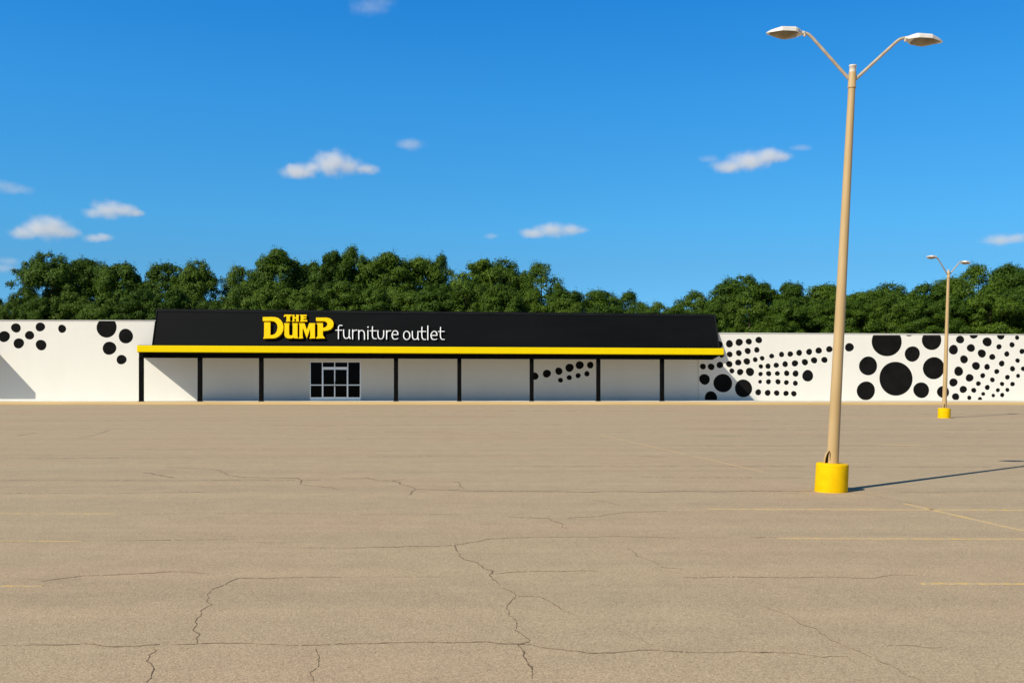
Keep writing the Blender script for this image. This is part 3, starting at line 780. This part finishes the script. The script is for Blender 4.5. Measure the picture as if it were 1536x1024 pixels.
# ------------------------------------------------------------------ trees
def crown_mesh(name, seed, n_clump, leaf, per, loose=0.0, mat='leaf'):
    """crown around a unit tree: radius 4.5 m, from z=3.2 to z=18, made of leaf-sized faces in clumps"""
    rnd = random.Random(seed)
    RX, Z0, Z1 = 4.5, 2.6, 18.0
    zc, rz = (Z0 + Z1) / 2, (Z1 - Z0) / 2
    verts, faces = [], []
    def leafq(p, nrm, sz):
        t = Vector((rnd.gauss(0, 1), rnd.gauss(0, 1), rnd.gauss(0, 1)))
        u = nrm.cross(t)
        if u.length < 1e-4: return
        u.normalize(); w_ = nrm.cross(u)
        a = sz * rnd.uniform(.65, 1.3); b = a * rnd.uniform(.5, .8)
        i = len(verts)
        verts.extend([p - u * a, p - w_ * b + u * a * .15, p + u * a, p + w_ * b + u * a * .1])
        faces.append((i, i + 1, i + 2, i + 3))
    lobes = []
    for k in range(6):
        lobes.append((rnd.uniform(0, 6.28), rnd.uniform(-.5, .9), rnd.uniform(.12, .30)))
    for c in range(n_clump):
        zz = rnd.uniform(-1, 1); az = rnd.uniform(0, 2 * math.pi)
        if rnd.random() < .35: zz = abs(zz)
        rr = math.sqrt(max(0, 1 - abs(zz) ** 2.6))
        # lobed radius
        f = .80
        for la, lz, am in lobes:
            da = math.cos(az - la) * .5 + .5; f += am * (da ** 3) * math.exp(-((zz - lz) / .5) ** 2)
        rad = f * (rnd.uniform(.62, 1.03) if rnd.random() > .2 else rnd.uniform(.2, .7))
        cpos = Vector((RX * rr * rad * math.cos(az), RX * rr * rad * math.sin(az), zc + rz * zz * (.94 if zz > 0 else 1) * min(1, .8 + .2 * rad)))
        cr = rnd.uniform(.8, 1.9) * (1 - .25 * max(0, zz)) * (1 - .2 * loose)
        outd = Vector((cpos.x, cpos.y, (cpos.z - zc) * .6 + 1.5)).normalized()
        m = int(per * (cr / 1.15) ** 2 * (1 - .45 * loose))
        sq = rnd.uniform(.6, .9)
        for j in range(m):
            d = Vector((rnd.gauss(0, 1), rnd.gauss(0, 1), rnd.gauss(0, 1))).normalized()
            if d.z < -.25 and rnd.random() < .6: d.z = -d.z
            q = cr * (rnd.random() ** .30) * rnd.uniform(.85, 1.12)
            p = cpos + Vector((d.x * q, d.y * q, d.z * q * sq))
            nrm = (d * 1.25 + outd * .25 + Vector((rnd.gauss(0, .45), rnd.gauss(0, .45), rnd.gauss(0, .45)))).normalized()
            leafq(p, nrm, leaf)
        # a few stray sprays
        for j in range(int(2 + 5 * loose)):
            d = (outd + Vector((rnd.gauss(0, .6), rnd.gauss(0, .6), rnd.gauss(0, .5)))).normalized()
            p = cpos + d * cr * rnd.uniform(.95, 1.15)
            for q in range(5):
                leafq(p + Vector((rnd.gauss(0, .16), rnd.gauss(0, .16), rnd.gauss(0, .14))), d, leaf * .9)
    me = bpy.data.meshes.new(name); me.from_pydata([tuple(v) for v in verts], [], faces); me.materials.append(M[mat]); me.update()
    return me

def trunk_mesh(name, seed):
    rnd = random.Random(seed); bm = bmesh.new()
    b = Vector((rnd.uniform(-.3, .3), rnd.uniform(-.3, .3), 0))
    tube(bm, [(0, 0, -.1), (b.x * .3, b.y * .3, 2.5), (b.x, b.y, 6), (b.x * .6, b.y * 1.3, 11), (b.x, b.y, 15.5)], [.42, .31, .25, .16, .05], 10)
    for k in range(7):
        a = k * .9 + rnd.uniform(0, .5); z = 3.5 + k * 1.35; ln = rnd.uniform(2.2, 3.4) * (1 - k * .05)
        p0 = Vector((b.x * .8, b.y * .9, z)); dd = Vector((math.cos(a), math.sin(a), .65))
        tube(bm, [p0, p0 + dd * ln * .5 + Vector((0, 0, .1)), p0 + dd * ln + Vector((0, 0, .6))], [.13, .085, .03], 7)
    me = bpy.data.meshes.new(name); bm.to_mesh(me); bm.free(); me.materials.append(M['bark']); return me

CR = [crown_mesh('crown', 11, 150, .135, 310), crown_mesh('crown', 23, 140, .135, 310), crown_mesh('crown', 37, 155, .13, 315),
      crown_mesh('crown', 51, 145, .14, 300), crown_mesh('crown_open', 64, 110, .135, 280, .5, 'leaf_light'), crown_mesh('crown_open', 78, 105, .13, 280, .7)]
TR = [trunk_mesh('trunk', 3), trunk_mesh('trunk', 9)]

def tree(name, px, ytop, halfw, D, var, label, group='trees behind the store'):
    z = H + (HOR - ytop) / F * D; r = halfw / F * D
    t = empty(name, ((px - CX) / F * D, D, 0), (0, 0, random.uniform(0, 6.28)))
    tag(t, label, 'tree', group)
    sxy = r / 4.5; sz = z / 18.0
    t.scale = (sxy, sxy * random.uniform(.92, 1.08), sz)
    c = bpy.data.objects.new('crown', CR[var]); link(c, t)
    k = bpy.data.objects.new('trunk', TR[var % 2]); link(k, t)
    return t

BACK = [
 (-6, 442, 24, 148, 5, 'small tree cut by the left photo edge beside the tall left clump'),
 (38, 430, 32, 146, 4, 'lower sloping tree at the outer left side of the left clump'),
 (78, 378, 47, 150, 0, 'tall broad dark tree, highest crown of the left clump'),
 (128, 390, 38, 153, 2, 'dark tree just right of the tallest crown in the left clump'),
 (178, 386, 42, 149, 1, 'round topped tree above the large half dot of the left wall'),
 (248, 391, 42, 151, 3, 'dark tree rising above the left end of the mansard roof'),
 (292, 389, 30, 148, 0, 'narrow dark tree standing at the left side of the sky notch'),
 (363, 398, 34, 152, 4, 'pale airy tree just right of the sky notch'),
 (418, 376, 46, 150, 2, 'broad tall tree above the letter D of the sign'),
 (468, 386, 36, 156, 1, 'tree behind and above the small word THE of the sign'),
 (498, 373, 36, 148, 3, 'upright tree above the letter P of the yellow logo'),
 (530, 370, 40, 151, 0, 'highest crown of the middle clump, above the word furniture'),
 (580, 381, 44, 149, 2, 'dome shaped tree above the end of the word furniture'),
 (630, 377, 40, 152, 1, 'dome shaped tree above the word outlet'),
 (664, 376, 28, 156, 5, 'feathery thin topped tree just right of the word outlet'),
 (722, 386, 46, 150, 3, 'broad tree above the fifth canopy post from the left'),
 (762, 388, 38, 153, 0, 'tree between the fifth and sixth canopy posts'),
 (812, 389, 36, 148, 5, 'tall loose tree forming the right shoulder of the middle clump'),
 (848, 427, 32, 146, 1, 'lower tree tucked against the right shoulder of the middle clump'),
 (898, 437, 38, 149, 2, 'low dark tree above the seventh canopy post from the left'),
 (946, 433, 36, 151, 5, 'open crowned tree left of the dip near the roof end'),
 (990, 452, 26, 147, 4, 'smallest open tree in the dip of the tree line near the roof end'),
 (1042, 436, 36, 149, 4, 'open crowned tree above the right end of the mansard roof'),
 (1108, 413, 48, 152, 0, 'wide dome shaped tree, highest just right of the mansard roof'),
 (1150, 420, 34, 156, 5, 'loose tree right of the wide dome by the mansard end'),
 (1186, 421, 44, 149, 3, 'rounded tree left of the near lamp post'),
 (1240, 428, 42, 151, 2, 'rounded tree right behind the near lamp pole'),
 (1296, 430, 42, 148, 1, 'rounded tree just right of the near lamp pole'),
 (1342, 424, 40, 151, 0, 'rounded tree above the largest black wall dots'),
 (1392, 423, 40, 149, 3, 'tree just left of the distant lamp post'),
 (1428, 418, 34, 153, 2, 'tree right behind the distant lamp post'),
 (1468, 391, 40, 149, 5, 'tall tree right of the distant lamp post'),
 (1516, 389, 42, 151, 1, 'tallest tree touching the right photo edge'),
 (1568, 396, 44, 149, 0, 'tree cut by the right photo edge behind the wall'),
]
for i, a in enumerate(BACK): tree('broadleaf_tree', *a)
FRONT = [
 (12, 452, 24, 128, 4, 'pale low tree behind the leftmost small dots of the left wall'),
 (62, 440, 34, 129, 1, 'low bushy tree behind the wall below the tallest left crown'),
 (112, 436, 36, 131, 4, 'lighter low tree behind the lone dot of the left wall'),
 (160, 444, 34, 128, 0, 'low bushy tree directly above the large half dot on the left wall'),
 (212, 436, 36, 130, 2, 'low dark tree just left of the mansard roof'),
 (262, 432, 36, 129, 3, 'low dark tree behind the left corner of the mansard roof'),
 (320, 444, 34, 131, 1, 'low tree below the sky notch left of the sign'),
 (366, 428, 36, 129, 4, 'pale low tree just left of the letter D'),
 (412, 420, 38, 130, 0, 'low front tree behind the top of the letter D'),
 (462, 426, 38, 128, 4, 'lighter low front tree above the word THE'),
 (512, 424, 38, 130, 2, 'low front tree above the f of furniture'),
 (562, 428, 38, 129, 3, 'low front tree above the n and i of furniture'),
 (610, 430, 36, 131, 1, 'low front tree above the o of outlet'),
 (652, 424, 36, 129, 0, 'low front tree above the last t of outlet'),
 (700, 418, 40, 130, 4, 'lighter low front tree right of the sign'),
 (752, 428, 38, 128, 2, 'low front tree over the gap between fifth and sixth posts'),
 (802, 432, 36, 130, 3, 'low front tree above the sixth canopy post'),
 (852, 446, 34, 129, 4, 'pale low front tree above the dots under the canopy'),
 (906, 452, 36, 130, 1, 'low front bush tree above the seventh canopy post'),
 (962, 455, 36, 129, 0, 'low front bush tree left of the last canopy post'),
 (1016, 460, 34, 130, 2, 'low front bush tree behind the right part of the roof ridge'),
 (1070, 448, 36, 129, 3, 'low front tree behind the right corner of the mansard roof'),
 (1124, 444, 38, 130, 4, 'lighter low front tree over the small dots right of the roof'),
 (1176, 446, 36, 128, 1, 'low front tree over the rows of small wall dots'),
 (1226, 448, 36, 130, 0, 'low front tree over the wall just left of the near pole'),
 (1276, 450, 36, 129, 2, 'low front tree over the wall just right of the near pole'),
 (1328, 442, 38, 130, 4, 'lighter low front tree above the two largest wall dots'),
 (1380, 446, 36, 128, 3, 'low front tree above the second large half dot'),
 (1430, 440, 38, 130, 1, 'low front tree behind the distant lamp pole'),
 (1484, 432, 38, 129, 0, 'low front tree above the field of tiny dots'),
 (1534, 430, 38, 130, 2, 'low front tree cut by the right photo edge'),
]
for a in FRONT: tree('understorey_tree', *a, group='low trees along the back of the store')

# ------------------------------------------------------------------ clouds (real volumes, far off)
def cloud(name, label, blobs, dens, D=1500.0, ragged=0.72, nsc=1.0, thick=0.9):
    """blobs: (px, py, rx px, rz px)"""
    xs0 = min(b[0] - b[2] for b in blobs); xs1 = max(b[0] + b[2] for b in blobs)
    ys0 = min(b[1] - b[3] for b in blobs); ys1 = max(b[1] + b[3] for b in blobs)
    blobs = [(b[0], b[1], b[2] * 1.15, b[3] * 1.15) for b in blobs]
    cpx, cpy = (xs0 + xs1) / 2, (ys0 + ys1) / 2
    k = D / F
    C0 = Vector(((cpx - CX) * k, D, H + (HOR - cpy) * k))
    bm = bmesh.new()
    hxw, hzw = (xs1 - xs0) / 2 * k * 1.35, (ys1 - ys0) / 2 * k * 1.55
    bmesh.ops.create_icosphere(bm, subdivisions=3, radius=1.0)
    hyw = max(b[2] for b in blobs) * k * thick * 1.3
    for v in bm.verts:
        # rounded box hull around all of the puffs
        m_ = max(abs(v.co.x), abs(v.co.y), abs(v.co.z)); v.co = v.co * (1 / m_) * (.72 + .28 * m_)
        v.co = Vector((v.co.x * hxw, v.co.y * hyw, v.co.z * hzw))
    m = bpy.data.materials.new('cloud_vapour'); m.use_nodes = True
    nt = m.node_tree; nt.nodes.clear(); L = nt.links.new
    out = N(nt, 'ShaderNodeOutputMaterial'); pv = N(nt, 'ShaderNodeVolumePrincipled')
    pv.inputs['Color'].default_value = (1, 1, 1, 1); pv.inputs['Anisotropy'].default_value = CL_ANISO
    L(pv.outputs[0], out.inputs['Volume'])
    tcn = N(nt, 'ShaderNodeTexCoord')
    nz = N(nt, 'ShaderNodeTexNoise'); nz.inputs['Scale'].default_value = 0.058 * nsc; nz.inputs['Detail'].default_value = 7; nz.inputs['Roughness'].default_value = .62
    ad = N(nt, 'ShaderNodeVectorMath', operation='ADD'); L(tcn.outputs['Object'], ad.inputs[0]); ad.inputs[1].default_value = (cpx * 3.1, cpy * 1.7, 0)
    L(ad.outputs[0], nz.inputs['Vector'])
    field = None
    for (bx, by, rx, rz) in blobs:
        s = N(nt, 'ShaderNodeVectorMath', operation='SUBTRACT'); L(tcn.outputs['Object'], s.inputs[0]); s.inputs[1].default_value = ((bx - cpx) * k, 0, (cpy - by) * k)
        mlt = N(nt, 'ShaderNodeVectorMath', operation='MULTIPLY'); L(s.outputs[0], mlt.inputs[0]); mlt.inputs[1].default_value = (1 / (rx * k), 1 / (rx * k * thick), 1 / (rz * k))
        ln = N(nt, 'ShaderNodeVectorMath', operation='LENGTH'); L(mlt.outputs[0], ln.inputs[0])
        iv = N(nt, 'ShaderNodeMath', operation='SUBTRACT'); iv.inputs[0].default_value = 1.0; L(ln.outputs['Value'], iv.inputs[1])
        if field is None: field = iv.outputs[0]
        else:
            mx = N(nt, 'ShaderNodeMath', operation='SMOOTH_MAX'); L(field, mx.inputs[0]); L(iv.outputs[0], mx.inputs[1]); mx.inputs[2].default_value = 0.15; field = mx.outputs[0]
    # density = ramp(field + (noise-.5)*ragged)
    n2 = N(nt, 'ShaderNodeMath', operation='MULTIPLY_ADD'); L(nz.outputs['Fac'], n2.inputs[0]); n2.inputs[1].default_value = ragged * 2; n2.inputs[2].default_value = -ragged
    sm = N(nt, 'ShaderNodeMath', operation='ADD'); L(field, sm.inputs[0]); L(n2.outputs[0], sm.inputs[1])
    mr = N(nt, 'ShaderNodeMapRange'); mr.interpolation_type = 'SMOOTHSTEP'
    mr.inputs['From Min'].default_value = 0.02; mr.inputs['From Max'].default_value = 1.0; mr.inputs['To Min'].default_value = 0; mr.inputs['To Max'].default_value = dens
    L(sm.outputs[0], mr.inputs[0]); L(mr.outputs[0], pv.inputs['Density'])
    o = obj(name, bm, m); o.location = C0
    tag(o, label, 'cloud', 'scattered small clouds')
    return o
CL_ANISO = 0.0
DN = 0.05
cloud('cloud', 'white puffy cloud at the upper centre left, above the store sign', [(448,258,32,12),(436,252,12,9),(470,252,22,11),(497,245,32,21),(522,250,26,14),(548,254,28,8)], DN)
cloud('cloud', 'slanted white cloud between the store roof and the near lamp post', [(1095,250,30,10),(1125,242,36,15),(1150,234,32,13),(1165,236,26,9)], DN)
cloud('cloud', 'long low white cloud just above the trees near the middle', [(800,350,26,8),(825,345,28,12),(855,345,24,9),(870,346,14,6)], DN)
cloud('cloud', 'largest white puffy cloud at the far left above the trees', [(38,349,26,11),(54,344,26,15),(72,341,32,20),(98,348,24,11)], DN)
cloud('cloud', 'white puffy cloud above the largest left cloud', [(140,319,18,9),(161,314,26,16),(186,316,26,11),(205,320,16,6)], DN)
cloud('cloud', 'small white puff touching the right side of the largest left cloud', [(138,357,16,8),(155,356,17,7)], DN)
cloud('cloud', 'small faint cloud right of the upper centre cloud', [(615,216,26,9)], .020)
cloud('cloud', 'thin wisp at the top photo edge', [(555,11,34,11),(575,3,22,8)], .010)
cloud('cloud', 'thin slanted wisp above the left clouds at the left edge', [(20,284,34,8),(5,278,24,8)], .012)
cloud('cloud', 'faint puff at the left edge just above the trees', [(12,392,20,9),(5,402,24,9)], .016)
cloud('cloud', 'pale cloud at the right edge above the distant lamp post', [(1500,360,30,9),(1522,357,26,9)], .030)
cloud('cloud', 'tiny faint wisp left of the low middle cloud', [(738,354,14,5)], .022)
cloud('cloud', 'faint streak left of the slanted cloud', [(1065,239,20,6)], .014)
cloud('cloud', 'faint streak right of the slanted cloud', [(1200,222,20,5)], .016)
